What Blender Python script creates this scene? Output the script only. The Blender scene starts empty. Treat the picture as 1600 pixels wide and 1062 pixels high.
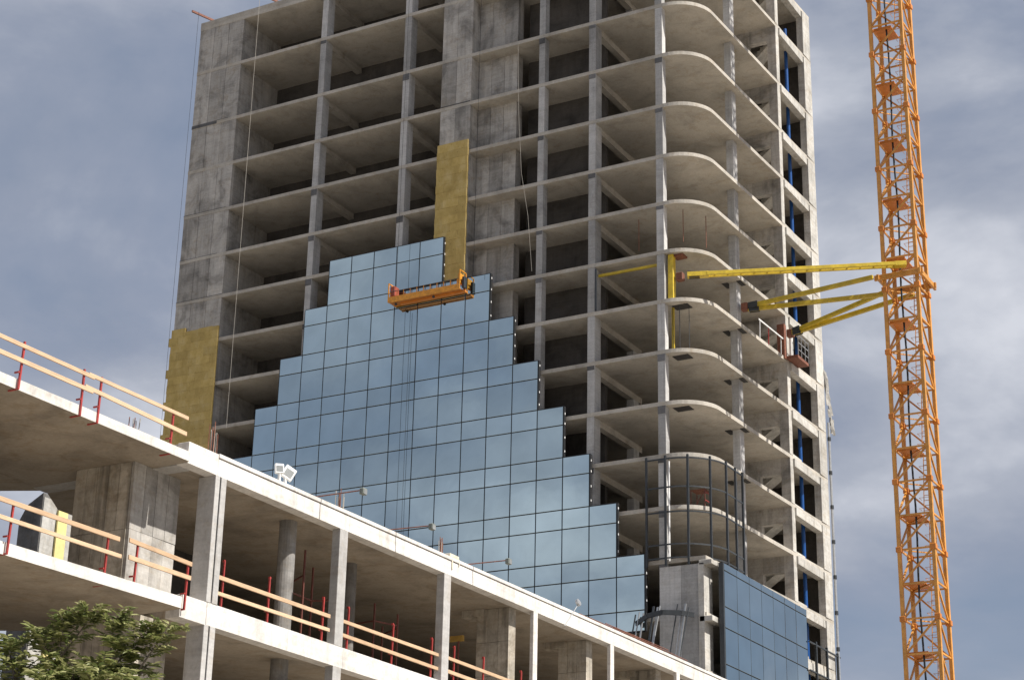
import bpy, bmesh, math, random
from mathutils import Vector, Matrix
random.seed(7)
S = bpy.context.scene
COL = S.collection
# ------------------------------------------------------------------ camera
cam_d = bpy.data.cameras.new('camera'); cam = bpy.data.objects.new('camera', cam_d); COL.objects.link(cam)
cam_d.sensor_width = 36; cam_d.sensor_fit = 'HORIZONTAL'; cam_d.lens = 65.851
cam_d.clip_start = 0.5; cam_d.clip_end = 5000
cam.matrix_world = Matrix(((0.87411, 0.15728, 0.45956, 69.00629), (0.48532, -0.32153, -0.81307, -96.53186), (0.01989, 0.93375, -0.35738, 1.6), (0, 0, 0, 1)))
S.camera = cam
# ------------------------------------------------------------------ sky, sun, exposure
SUN = Vector((1.0, 0.01, 1.32)).normalized()           # towards the sun
el = math.asin(SUN.z); az = math.atan2(SUN.x, SUN.y)
W = bpy.data.worlds.new('World'); S.world = W; W.use_nodes = True
nt = W.node_tree; nt.nodes.clear()
def N(t, k, **kw):
    n = t.nodes.new(k)
    for a, b in kw.items(): setattr(n, a, b)
    return n
out = N(nt, 'ShaderNodeOutputWorld'); bg = N(nt, 'ShaderNodeBackground'); bg.inputs['Strength'].default_value = 0.068
sky = N(nt, 'ShaderNodeTexSky', sky_type='NISHITA', sun_disc=False, sun_elevation=el, sun_rotation=az)
tc = N(nt, 'ShaderNodeTexCoord')
def cloud_noise(scale, detail, rough, dist, sz, off):
    m = N(nt, 'ShaderNodeMapping'); m.inputs['Scale'].default_value = (1, 1, sz); m.inputs['Location'].default_value = off
    nt.links.new(tc.outputs['Generated'], m.inputs['Vector'])
    n = N(nt, 'ShaderNodeTexNoise'); n.inputs['Scale'].default_value = scale; n.inputs['Detail'].default_value = detail
    n.inputs['Roughness'].default_value = rough; n.inputs['Distortion'].default_value = dist
    nt.links.new(m.outputs['Vector'], n.inputs['Vector']); return n
def ramp(t, stops):
    r = N(t, 'ShaderNodeValToRGB'); e = r.color_ramp.elements
    e[0].position, e[0].color = stops[0][0], stops[0][1]; e[1].position, e[1].color = stops[-1][0], stops[-1][1]
    for p, c in stops[1:-1]:
        x = e.new(p); x.color = c
    return r
def g(v): return (v, v, v, 1)
n1 = cloud_noise(3.4, 8, 0.56, 0.35, 1.8, (5.3, 0.7, 2.3)); n2 = cloud_noise(10.0, 5, 0.5, 0.2, 2.0, (4.1, 2.0, 1.0))
cover = ramp(nt, [(0.30, g(0.72)), (0.52, g(0.98))]); nt.links.new(n1.outputs['Fac'], cover.inputs['Fac'])
tone = ramp(nt, [(0.34, (2.15, 2.6, 3.5, 1)), (0.46, (2.8, 3.15, 4.0, 1)), (0.54, (3.75, 4.05, 4.8, 1)), (0.64, (6.1, 6.3, 6.9, 1))])
mixf = N(nt, 'ShaderNodeMath', operation='MULTIPLY_ADD'); mixf.inputs[1].default_value = 0.30
nt.links.new(n2.outputs['Fac'], mixf.inputs[0])
sc = N(nt, 'ShaderNodeMath', operation='MULTIPLY'); sc.inputs[1].default_value = 0.70
nt.links.new(n1.outputs['Fac'], sc.inputs[0]); nt.links.new(sc.outputs[0], mixf.inputs[2]); nt.links.new(mixf.outputs[0], tone.inputs['Fac'])
mx = N(nt, 'ShaderNodeMix', data_type='RGBA'); nt.links.new(cover.outputs['Color'], mx.inputs['Factor'])
nt.links.new(sky.outputs['Color'], mx.inputs['A']); nt.links.new(tone.outputs['Color'], mx.inputs['B'])
nt.links.new(mx.outputs['Result'], bg.inputs['Color']); nt.links.new(bg.outputs['Background'], out.inputs['Surface'])
sd = bpy.data.lights.new('sun', 'SUN'); sd.energy = 5.0; sd.angle = math.radians(0.6); sd.color = (1.0, 0.95, 0.87)
sun = bpy.data.objects.new('sun', sd); COL.objects.link(sun); sun.rotation_euler = SUN.to_track_quat('Z', 'Y').to_euler()
S.view_settings.view_transform = 'Standard'; S.view_settings.look = 'None'; S.view_settings.gamma = 1
S.view_settings.exposure = 0.70; S.view_settings.use_curve_mapping = False
S.render.engine = 'CYCLES'; S.cycles.max_bounces = 6; S.cycles.diffuse_bounces = 4

# ------------------------------------------------------------------ helpers
class MB:
    def __init__(s): s.v = []; s.f = []
    def hexa(s, p):                                     # 8 corners: bottom ring ccw, top ring ccw
        b = len(s.v); s.v += [tuple(q) for q in p]
        for q in ((3, 2, 1, 0), (4, 5, 6, 7), (0, 1, 5, 4), (1, 2, 6, 5), (2, 3, 7, 6), (3, 0, 4, 7)): s.f.append(tuple(b + i for i in q))
        return s
    def box(s, x0, x1, y0, y1, z0, z1):
        return s.hexa([(x0, y0, z0), (x1, y0, z0), (x1, y1, z0), (x0, y1, z0), (x0, y0, z1), (x1, y0, z1), (x1, y1, z1), (x0, y1, z1)])
    def cbox(s, c, hx, hy, hz): return s.box(c[0]-hx, c[0]+hx, c[1]-hy, c[1]+hy, c[2]-hz, c[2]+hz)
    def frame(s, a, b, up=(0, 0, 1)):
        a = Vector(a); b = Vector(b); d = (b-a).normalized(); u = Vector(up)
        if abs(d.dot(u)) > 0.98: u = Vector((0, 1, 0))
        r = d.cross(u).normalized(); return a, b, d, r, r.cross(d).normalized()
    def bar(s, a, b, w, h=None, up=(0, 0, 1)):          # rectangular bar, w sideways, h up
        h = h or w; a, b, d, r, u = s.frame(a, b, up); r = r*w/2; u = u*h/2
        return s.hexa([a-r-u, a+r-u, b+r-u, b-r-u, a-r+u, a+r+u, b+r+u, b-r+u])
    def tube(s, a, b, r0, r1=None, n=8):
        r1 = r0 if r1 is None else r1; a, b, d, r, u = s.frame(a, b); k = len(s.v)
        for i in range(n):
            t = 2*math.pi*i/n; o = r*math.cos(t)+u*math.sin(t); s.v.append(tuple(a+o*r0)); s.v.append(tuple(b+o*r1))
        for i in range(n):
            j = (i+1) % n; s.f.append((k+2*i, k+2*j, k+2*j+1, k+2*i+1))
        s.f.append(tuple(k+2*i for i in reversed(range(n)))); s.f.append(tuple(k+2*i+1 for i in range(n)))
        return s
    def prism(s, poly, z0, z1):                         # ccw polygon seen from above
        n = len(poly); k = len(s.v)
        s.v += [(x, y, z0) for x, y in poly] + [(x, y, z1) for x, y in poly]
        s.f.append(tuple(k+i for i in reversed(range(n)))); s.f.append(tuple(k+n+i for i in range(n)))
        for i in range(n):
            j = (i+1) % n; s.f.append((k+i, k+j, k+n+j, k+n+i))
        return s
    def prof(s, pts, y0, y1):                           # polygon in XZ, pushed along Y
        n = len(pts); k = len(s.v)
        s.v += [(x, y0, z) for x, z in pts] + [(x, y1, z) for x, z in pts]
        s.f.append(tuple(k+i for i in range(n))); s.f.append(tuple(k+n+i for i in reversed(range(n))))
        for i in range(n):
            j = (i+1) % n; s.f.append((k+j, k+i, k+n+i, k+n+j))
        return s
    def mesh(s, name):
        m = bpy.data.meshes.new(name); m.from_pydata(s.v, [], s.f); m.update()
        bm = bmesh.new(); bm.from_mesh(m); bmesh.ops.recalc_face_normals(bm, faces=bm.faces); bm.to_mesh(m); bm.free()
        return m
    def build(s, name, mat, parent=None, bevel=0, smooth=False):
        o = bpy.data.objects.new(name, s.mesh(name)); COL.objects.link(o); o.data.materials.append(mat)
        if parent: o.parent = parent
        if bevel:
            b = o.modifiers.new('bevel', 'BEVEL'); b.width = bevel; b.segments = 1; b.limit_method = 'ANGLE'
        if smooth: o.data.polygons.foreach_set('use_smooth', [True]*len(o.data.polygons))
        return o
def tag(o, label, cat, group=None):
    o['label'] = label; o['category'] = cat
    if group: o['group'] = group
    return o
def thing(name, label, cat, loc=(0, 0, 0), group=None):
    o = bpy.data.objects.new(name, None); COL.objects.link(o); o.location = loc; o.empty_display_size = 0.5
    return tag(o, label, cat, group)
def inst(src, name, parent, loc=(0, 0, 0), rot=None):
    o = src.copy(); o.name = name; COL.objects.link(o); o.parent = parent; o.location = loc
    if rot: o.rotation_euler = rot
    return o
BOX = lambda x0, x1, y0, y1, z0, z1: MB().box(x0, x1, y0, y1, z0, z1)

# ------------------------------------------------------------------ materials
def mat(name):
    m = bpy.data.materials.new(name); m.use_nodes = True; t = m.node_tree
    return m, t, t.nodes['Principled BSDF']
def noise(t, vec, scale, detail=5, rough=0.6, stretch=None, dist=0):
    if stretch:
        mp = N(t, 'ShaderNodeMapping'); mp.inputs['Scale'].default_value = stretch; t.links.new(vec, mp.inputs['Vector']); vec = mp.outputs['Vector']
    n = N(t, 'ShaderNodeTexNoise'); n.inputs['Scale'].default_value = scale; n.inputs['Detail'].default_value = detail
    n.inputs['Roughness'].default_value = rough; n.inputs['Distortion'].default_value = dist; t.links.new(vec, n.inputs['Vector']); return n
def mul(t, a, b, f=1.0, mode='MULTIPLY'):
    m = N(t, 'ShaderNodeMix', data_type='RGBA', blend_type=mode)
    if isinstance(f, float): m.inputs['Factor'].default_value = f
    else: t.links.new(f, m.inputs['Factor'])
    for s, k in ((a, 'A'), (b, 'B')):
        if isinstance(s, tuple): m.inputs[k].default_value = s
        else: t.links.new(s, m.inputs[k])
    return m.outputs['Result']
def concrete(name, c, warm=(0.36, 0.30, 0.22, 1), var=0.25, streak=0.5, blotch=0.5, rnd=0.22, bump=0.25, rough=0.9, stain=0.0):
    m, t, b = mat(name); geo = N(t, 'ShaderNodeNewGeometry').outputs['Position']
    big = noise(t, geo, 0.55, 6, 0.62, dist=0.6); fine = noise(t, geo, 9, 6, 0.7)
    stk = noise(t, geo, 1.0, 5, 0.65, (3.2, 3.2, 0.22)); board = noise(t, geo, 1.0, 2, 0.5, (0.4, 0.4, 9.0))
    r1 = ramp(t, [(0.3, g(1-var*1.3)), (0.5, g(1.0)), (0.72, g(1+var*0.6))]); t.links.new(big.outputs['Fac'], r1.inputs['Fac'])
    r2 = ramp(t, [(0.32, g(1-streak*0.75)), (0.5, g(1.0)), (0.7, g(1+streak*0.25))]); t.links.new(stk.outputs['Fac'], r2.inputs['Fac'])
    r3 = ramp(t, [(0.3, g(0.86)), (0.7, g(1.1))]); t.links.new(fine.outputs['Fac'], r3.inputs['Fac'])
    r4 = ramp(t, [(0.35, g(0.93)), (0.65, g(1.05))]); t.links.new(board.outputs['Fac'], r4.inputs['Fac'])
    col = mul(t, (*c, 1), r1.outputs['Color']); col = mul(t, col, r2.outputs['Color'])
    col = mul(t, col, r3.outputs['Color']); col = mul(t, col, r4.outputs['Color'])
    bl = noise(t, geo, 1.4, 6, 0.7, dist=1.0); rb = ramp(t, [(0.5, g(0)), (0.72, g(blotch))]); t.links.new(bl.outputs['Fac'], rb.inputs['Fac'])
    col = mul(t, col, mul(t, col, warm, 1.0, 'OVERLAY'), rb.outputs['Color'], 'MIX')
    if stain:
        sn = noise(t, geo, 0.8, 7, 0.75, dist=2.0); rs = ramp(t, [(0.52, g(0)), (0.66, g(stain))]); t.links.new(sn.outputs['Fac'], rs.inputs['Fac'])
        col = mul(t, col, (0.16, 0.13, 0.09, 1), rs.outputs['Color'], 'MIX')
    oi = N(t, 'ShaderNodeObjectInfo'); rr = ramp(t, [(0.0, g(1-rnd)), (1.0, g(1+rnd*0.6))]); t.links.new(oi.outputs['Random'], rr.inputs['Fac'])
    col = mul(t, col, rr.outputs['Color']); t.links.new(col, b.inputs['Base Color']); b.inputs['Roughness'].default_value = rough
    bp = N(t, 'ShaderNodeBump'); bp.inputs['Strength'].default_value = bump; bp.inputs['Distance'].default_value = 0.03
    t.links.new(fine.outputs['Fac'], bp.inputs['Height']); t.links.new(bp.outputs['Normal'], b.inputs['Normal'])
    return m
def plain(name, c, rough=0.5, metal=0.0, var=0.2, scale=4.0, bump=0.0, rust=None):
    m, t, b = mat(name); geo = N(t, 'ShaderNodeNewGeometry').outputs['Position']; n = noise(t, geo, scale, 6, 0.65)
    r = ramp(t, [(0.3, g(1-var)), (0.7, g(1+var*0.6))]); t.links.new(n.outputs['Fac'], r.inputs['Fac']); col = mul(t, (*c, 1), r.outputs['Color'])
    if rust:
        n2 = noise(t, geo, scale*2.3, 7, 0.75, dist=0.6); rr = ramp(t, [(0.56, g(0)), (0.68, g(0.8))]); t.links.new(n2.outputs['Fac'], rr.inputs['Fac'])
        col = mul(t, col, (*rust, 1), rr.outputs['Color'], 'MIX')
    oi = N(t, 'ShaderNodeObjectInfo'); ro = ramp(t, [(0.0, g(0.85)), (1.0, g(1.1))]); t.links.new(oi.outputs['Random'], ro.inputs['Fac']); col = mul(t, col, ro.outputs['Color'])
    t.links.new(col, b.inputs['Base Color']); b.inputs['Roughness'].default_value = rough; b.inputs['Metallic'].default_value = metal
    if bump:
        bp = N(t, 'ShaderNodeBump'); bp.inputs['Strength'].default_value = bump; bp.inputs['Distance'].default_value = 0.02
        t.links.new(n.outputs['Fac'], bp.inputs['Height']); t.links.new(bp.outputs['Normal'], b.inputs['Normal'])
    return m
M_slab = concrete('slab_concrete', (0.43, 0.40, 0.355), var=0.2, streak=0.08, blotch=0.5, rnd=0.1)
M_col = concrete('column_concrete', (0.43, 0.425, 0.42), var=0.2, streak=0.25, blotch=0.25, rnd=0.3)
M_wall = concrete('wall_concrete', (0.385, 0.367, 0.343), var=0.42, streak=0.32, blotch=0.5, rnd=0.25, stain=0.2)
M_coreshade = concrete('core_wall_painted_shade', (0.075, 0.068, 0.062), var=0.4, streak=0.2, rnd=0.2)  # interior shade put into a near-black base colour
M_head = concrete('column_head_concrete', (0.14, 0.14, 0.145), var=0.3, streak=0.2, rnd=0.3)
M_side = concrete('facade_pier_concrete', (0.47, 0.455, 0.425), var=0.25, streak=0.3, rnd=0.1, stain=0.35)
M_pod = concrete('podium_pale_concrete', (0.66, 0.635, 0.605), var=0.10, streak=0.22, blotch=0.3, rnd=0.06, bump=0.15, stain=0.22)
M_psoff = concrete('podium_slab_concrete', (0.33, 0.285, 0.23), var=0.26, streak=0.0, blotch=0.7, rnd=0.06, stain=0.18)
M_pcore = concrete('podium_core_concrete', (0.42, 0.38, 0.32), var=0.4, streak=0.6, blotch=0.5, rnd=0.18, stain=0.5)
M_pcol = concrete('podium_column_concrete', (0.41, 0.40, 0.39), var=0.15, streak=0.15, rnd=0.1)
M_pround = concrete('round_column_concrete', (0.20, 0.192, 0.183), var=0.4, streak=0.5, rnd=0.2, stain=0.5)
M_dark = plain('dark_steel', (0.035, 0.04, 0.045), 0.45, 0.0, 0.3)
M_joint = plain('black_glazing_joint', (0.012, 0.013, 0.015), 0.6)
M_red = plain('red_painted_steel', (0.36, 0.04, 0.035), 0.5, 0, 0.3, 6, rust=(0.16, 0.05, 0.03))
M_rust = plain('rusty_steel', (0.20, 0.075, 0.045), 0.75, 0, 0.5, 9)
M_rscaf = plain('oxide_red_scaffold', (0.16, 0.05, 0.035), 0.6, 0, 0.4, 5)
M_crane = plain('crane_orange_paint', (0.62, 0.285, 0.055), 0.42, 0, 0.28, 2.5, rust=(0.34, 0.12, 0.03))
M_plate = plain('crane_platform_orange', (0.58, 0.20, 0.03), 0.5, 0, 0.2, 3)
M_yel = plain('tie_yellow_paint', (0.58, 0.42, 0.03), 0.5, 0, 0.3, 2, rust=(0.30, 0.20, 0.04))
M_cradle = plain('cradle_orange_paint', (0.70, 0.30, 0.03), 0.5, 0, 0.35, 5, rust=(0.35, 0.10, 0.04))
M_blue = plain('blue_plastic_pipe', (0.012, 0.075, 0.27), 0.3, 0, 0.15)
M_galv = plain('galvanised_steel', (0.42, 0.43, 0.44), 0.4, 0.6, 0.2)
M_white = plain('white_lamp_housing', (0.78, 0.78, 0.76), 0.4, 0, 0.08)
M_clip = plain('white_plastic_clip', (0.75, 0.75, 0.75), 0.5)
M_rope = plain('pale_rope', (0.32, 0.30, 0.27), 0.9)
M_cable = plain('black_cable', (0.01, 0.01, 0.011), 0.6)
M_ground = concrete('site_ground_dirt', (0.26, 0.235, 0.20), var=0.25, streak=0.0, rnd=0)
M_net = plain('grey_debris_netting', (0.33, 0.32, 0.30), 0.95, 0, 0.3)
M_lens = plain('lamp_glass', (0.25, 0.26, 0.26), 0.1)
M_opening = plain('dark_slab_opening', (0.035, 0.033, 0.034), 0.7, 0, 0.4, 3)  # darkness of the slab openings, painted on flat plates
M_lampbox = plain('lamp_grey_green', (0.17, 0.19, 0.17), 0.5)
M_cement = plain('dried_cement', (0.60, 0.55, 0.44), 0.95, 0, 0.3, 6)
M_ochre = plain('ochre_prop_head', (0.42, 0.26, 0.06), 0.7)
M_hoist = plain('dull_red_hoist', (0.33, 0.075, 0.045), 0.6, 0, 0.4, 6)
M_yboard = plain('yellow_board', (0.66, 0.56, 0.24), 0.8, 0, 0.15, 3)
def wood(name, c):
    m, t, b = mat(name); geo = N(t, 'ShaderNodeNewGeometry').outputs['Position']
    n = noise(t, geo, 3.0, 6, 0.7, (6, 0.7, 6)); r = ramp(t, [(0.3, g(0.7)), (0.5, g(1)), (0.7, g(1.15))]); t.links.new(n.outputs['Fac'], r.inputs['Fac'])
    oi = N(t, 'ShaderNodeObjectInfo'); ro = ramp(t, [(0, (0.85, 0.8, 0.75, 1)), (1, (1.1, 1.1, 1.1, 1))]); t.links.new(oi.outputs['Random'], ro.inputs['Fac'])
    t.links.new(mul(t, mul(t, (*c, 1), r.outputs['Color']), ro.outputs['Color']), b.inputs['Base Color']); b.inputs['Roughness'].default_value = 0.75
    return m
M_wood = wood('pine_plank', (0.55, 0.39, 0.255))
def wool():
    m, t, b = mat('mineral_wool'); geo = N(t, 'ShaderNodeNewGeometry').outputs['Position']
    n = noise(t, geo, 1.6, 7, 0.7, (1, 1, 0.6)); r = ramp(t, [(0.3, (0.37, 0.265, 0.085, 1)), (0.5, (0.47, 0.345, 0.12, 1)), (0.72, (0.55, 0.43, 0.20, 1))]); t.links.new(n.outputs['Fac'], r.inputs['Fac'])
    v = N(t, 'ShaderNodeTexVoronoi'); v.inputs['Scale'].default_value = 3.4; t.links.new(geo, v.inputs['Vector'])      # plastic fixing discs
    rv = ramp(t, [(0.07, g(0.45)), (0.11, g(1))]); t.links.new(v.outputs['Distance'], rv.inputs['Fac'])
    oi = N(t, 'ShaderNodeObjectInfo'); ro = ramp(t, [(0, g(0.86)), (1, g(1.07))]); t.links.new(oi.outputs['Random'], ro.inputs['Fac'])
    t.links.new(mul(t, mul(t, r.outputs['Color'], rv.outputs['Color']), ro.outputs['Color']), b.inputs['Base Color']); b.inputs['Roughness'].default_value = 1.0
    f = noise(t, geo, 14, 4, 0.7); bp = N(t, 'ShaderNodeBump'); bp.inputs['Strength'].default_value = 0.5; bp.inputs['Distance'].default_value = 0.03
    t.links.new(f.outputs['Fac'], bp.inputs['Height']); t.links.new(bp.outputs['Normal'], b.inputs['Normal']); return m
M_wool = wool()
def glass(name, c):
    m, t, b = mat(name); geo = N(t, 'ShaderNodeNewGeometry').outputs['Position']
    oi = N(t, 'ShaderNodeObjectInfo'); ro = ramp(t, [(0, g(0.9)), (1, g(1.06))]); t.links.new(oi.outputs['Random'], ro.inputs['Fac'])
    n = noise(t, geo, 0.5, 3, 0.5); r = ramp(t, [(0.35, g(0.94)), (0.65, g(1.05))]); t.links.new(n.outputs['Fac'], r.inputs['Fac'])
    t.links.new(mul(t, mul(t, (*c, 1), r.outputs['Color']), ro.outputs['Color']), b.inputs['Base Color'])
    b.inputs['Metallic'].default_value = 1.0; b.inputs['Roughness'].default_value = 0.035
    w = noise(t, geo, 0.7, 2, 0.5); bp = N(t, 'ShaderNodeBump'); bp.inputs['Strength'].default_value = 0.04; bp.inputs['Distance'].default_value = 0.05
    t.links.new(w.outputs['Fac'], bp.inputs['Height']); t.links.new(bp.outputs['Normal'], b.inputs['Normal']); return m
M_glass = glass('reflective_blue_glass', (0.525, 0.635, 0.66))
def leafmat():
    m, t, b = mat('leaf_green'); oi = N(t, 'ShaderNodeNewGeometry')
    r = ramp(t, [(0, (0.11, 0.145, 0.045, 1)), (0.55, (0.24, 0.255, 0.09, 1)), (1, (0.42, 0.41, 0.20, 1))]); t.links.new(oi.outputs['Random Per Island'], r.inputs['Fac'])
    t.links.new(r.outputs['Color'], b.inputs['Base Color']); b.inputs['Roughness'].default_value = 0.45
    tr = N(t, 'ShaderNodeBsdfTranslucent'); t.links.new(r.outputs['Color'], tr.inputs['Color']); ms = N(t, 'ShaderNodeMixShader'); ms.inputs[0].default_value = 0.35
    t.links.new(b.outputs[0], ms.inputs[1]); t.links.new(tr.outputs[0], ms.inputs[2]); t.links.new(ms.outputs[0], t.nodes['Material Output'].inputs['Surface'])
    return m
M_leaf = leafmat(); M_bark = plain('bark', (0.16, 0.13, 0.10), 0.9, 0, 0.4, 8, 0.5)

# ------------------------------------------------------------------ ground
gr = MB(); gr.v = [(-1500, -1500, 0), (1500, -1500, 0), (1500, 1500, 0), (-1500, 1500, 0)]; gr.f = [(0, 1, 2, 3)]
o = gr.build('ground', M_ground); o['kind'] = 'structure'

# ================================================================== TOWER
tower = thing('concrete_tower', 'tall unfinished concrete tower with open floors and rounded slab corner', 'tower', (7, 10, 0))
tower.location = (0, 0, 0)
ZB = [73.95, 70.13, 65.56, 61.87, 58.22, 54.65, 51.38, 48.08, 44.8, 41.5, 38.2, 34.92, 31.72, 28.5, 25.2, 21.9, 18.6, 15.3, 12.0, 8.5, 4.5]
TH = 0.25
def rx(y): return 27.36 + 0.035*y                       # right edge of the slabs
YF = 0.3
def slab_poly(curved=True, grow=0.0):
    p = [(-13.5, 19.7), (-13.5, YF)]
    if curved:
        p.append((25.0, YF)); cx, cy, r = 25.0, 2.75, 2.45
        for k in range(1, 13):
            a = -math.pi/2 + (math.pi/2-0.02)*k/12; p.append((cx + r*math.cos(a), cy + r*math.sin(a)))
    else: p += [(27.35, YF)]
    p += [(rx(13.7), 13.7), (rx(18), 18.0), (rx(19.7), 19.7)]
    return p
for k, z in enumerate(ZB):
    MB().prism(slab_poly(k < 13), z, z+TH).build('floor_slab', M_slab, tower)
# roof upstand
MB().prism([(-13.5, YF+0.3), (-13.5, YF), (24.9, YF), (24.9, YF+0.3)], ZB[0]+TH, ZB[0]+0.68).build('roof_parapet', M_slab, tower)
MB().box(-13.5, -13.2, YF+0.3, 19.7, ZB[0]+TH, ZB[0]+0.68).build('roof_parapet', M_slab, tower)
COLS = [(-2.19, -1.70, 1.15), (5.06, 5.60, 1.1), (15.9, 16.35, 0.9), (19.64, 20.14, 1.2), (24.41, 24.92, 0.82)]
levels = [(ZB[k+1]+TH, ZB[k]) for k in range(len(ZB)-1)]          # clear height between slabs
for (z0, z1) in levels:
    for i, (x0, x1, yd) in enumerate(COLS):
        j = random.uniform(-0.012, 0.012)
        MB().box(x0+j, x1+j, YF+0.02, yd, z0, z1).build('column', M_col, tower, 0.015)
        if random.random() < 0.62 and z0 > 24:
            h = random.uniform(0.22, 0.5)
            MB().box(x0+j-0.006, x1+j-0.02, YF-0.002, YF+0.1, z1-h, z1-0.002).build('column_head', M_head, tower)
        if i in (0, 1, 3):                              # downstand beam running inwards
            MB().box(x0+0.03, x1-0.03, yd, 5.0 if i < 2 else 7.2, z1-0.42, z1-0.002).build('ceiling_beam', M_slab, tower)
        if i == 3:
            MB().box(x0, x1, 5.9, 6.7, z0, z1-0.425).build('inner_column', M_col, tower, 0.015)
    # column on the right-hand facade
    MB().box(26.66, 27.16, 6.45, 7.1, z0, z1).build('column', M_col, tower, 0.015)
    # left shear wall: formwork-high panels with open joints
    w = 4.1/3; sh = MB().box(-13.48, -9.42, 0.6, 6.5, z0, z1).build('shear_wall', M_wall, tower)
    for i in range(3):
        d = random.uniform(-0.012, 0.012)
        MB().box(-13.5+i*w+0.012, -13.5+(i+1)*w-0.012, YF+0.03+d, 0.6, z0-0.12, z1+0.1).build('wall_panel', M_wall, sh)
    
    # middle shear pier
    sh = MB().box(8.28, 10.62, 0.6, 3.0, z0, z1).build('shear_wall', M_wall, tower)
    for i in range(2):
        d = random.uniform(-0.012, 0.012)
        MB().box(8.26+i*1.195+0.01, 8.26+(i+1)*1.195-0.01, YF+0.02+d, 0.6, z0-0.12, z1+0.1).build('wall_panel', M_wall, sh)
    sh = MB().box(10.65, 13.66, 1.6, 2.1, z0, z1).build('shear_wall', M_wall, tower)
    for i in range(3):
        a = 10.65+i*1.01; d = random.uniform(-0.015, 0.015)
        MB().box(a+0.008, a+1.0, 1.33+d, 1.6, z0, z1).build('wall_panel', M_wall, sh)
    # near-black rear walls, set forward to paint the deep shade of the bays
    MB().box(-9.4, 8.27, 5.0, 5.3, z0, z1).build('core_wall', M_coreshade, tower); MB().box(8.27, 13.6, 7.5, 7.8, z0, z1).build('core_wall', M_coreshade, tower); MB().box(13.7, 19.6, 2.9, 3.2, z0, z1).build('core_wall', M_coreshade, tower)
    MB().box(16.0, 16.3, 7.8, 13.2, z0, z1).build('core_wall', M_coreshade, tower)
    MB().box(13.6, 16.3, 7.5, 7.8, z0, z1).build('core_wall', M_coreshade, tower)
    # wall with a window opening, facing the corner bay
    wx0, wx1 = 25.74, 27.2; ws, wt = z0+0.38, z1-1.05
    for (a, b, c, d) in ((16.3, wx0, z0, z1), (wx1, rx(13.5), z0, z1), (wx0, wx1, z0, ws), (wx0, wx1, wt, z1)):
        MB().box(a, b, 13.2, 13.68, c, d).build('window_wall', M_wall, tower)
    # stair bay: beam, pier, landing, two flights
    MB().box(27.5, rx(15)+0.1, 13.68, 18.25, z1-0.5, z1+0.06).build('edge_beam', M_side, tower, 0.02)
    MB().box(27.58, rx(19)+0.03, 18.25, 19.68, z0, z1).build('facade_pier', M_side, tower)
    MB().box(27.55, rx(13.4)+0.02, 13.22, 13.76, z0, z1).build('facade_pier', M_side, tower, 0.02)
    MB().box(22.0, 22.2, 13.68, 19.68, z0, z1).build('stair_wall', M_coreshade, tower)
    MB().box(22.2, 27.58, 19.4, 19.68, z0, z1).build('stair_wall', M_coreshade, tower)
    H = z1+TH-z0; n = 9
    for (ya, yb, xa, xb, za, zb) in ((13.75, 14.95, 26.7, 24.3, z0, z0+H/2), (15.15, 16.35, 24.3, 26.7, z0+H/2, z0+H)):
        dx = (xb-xa)/n; dz = (zb-za)/n; pts = []
        top = []
        for i in range(n): top += [(xa+i*dx, za+(i+1)*dz), (xa+(i+1)*dx, za+(i+1)*dz)]
        pts = [(xa, za-0.02)] + top + [(xb, zb-0.28), (xa, za-0.30)]
        MB().prof(pts, ya, yb).build('stair_flight', M_side, tower)
    MB().box(22.3, 24.3, 13.75, 16.4, z0+H/2-0.2, z0+H/2).build('stair_landing', M_slab, tower)
    MB().box(26.6, 27.75, 13.76, 15.6, z0+0.0, z0+0.16+random.uniform(0, 0.1)).build('block_course', M_side, tower, 0.03)
    MB().bar((27.3, 14.6, z0+0.5), (27.0, 15.9, z0+1.15), 0.03).build('rebar', M_rust, tower)
    # unseen rear of the tower, added to stop light leaking in
    MB().box(-13.5, 22.0, 19.4, 19.68, z0, z1).build('rear_wall', M_coreshade, tower)
    MB().box(-13.48, -13.2, 6.5, 19.4, z0, z1).build('rear_wall', M_coreshade, tower)
for z in (65.56, 58.22, 54.65, 51.38, 48.08):
    MB().box(-13.52, -9.42-random.uniform(0, 1.5), YF-0.004, YF+0.05, z+TH+0.0, z+TH+0.045).build('joint_strip', M_head, tower)
MB().box(-13.52, -11.2, YF-0.006, YF+0.05, 65.58, 65.80).build('joint_strip', M_head, tower); MB().box(8.3, 10.6, YF-0.004, YF+0.05, 62.14, 62.2).build('joint_strip', M_head, tower)
# lower corner wall under the curved slabs
for i in range(2):
    MB().box(24.45+i*1.37, 24.45+(i+1)*1.37-0.015, YF-0.02, 0.7, 12.3, 28.3).build('corner_wall', M_col, tower)
MB().box(26.9, 27.25, 0.2, 1.4, 12.3, 28.3).build('corner_wall', M_side, tower)
MB().box(26.95, 27.75, 0.2, 1.8, 24.9, 25.22).build('balcony_slab', M_side, tower, 0.02)
MB().box(26.95, 27.75, 0.2, 1.8, 28.2, 28.48).build('balcony_slab', M_side, tower, 0.02)
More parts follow.
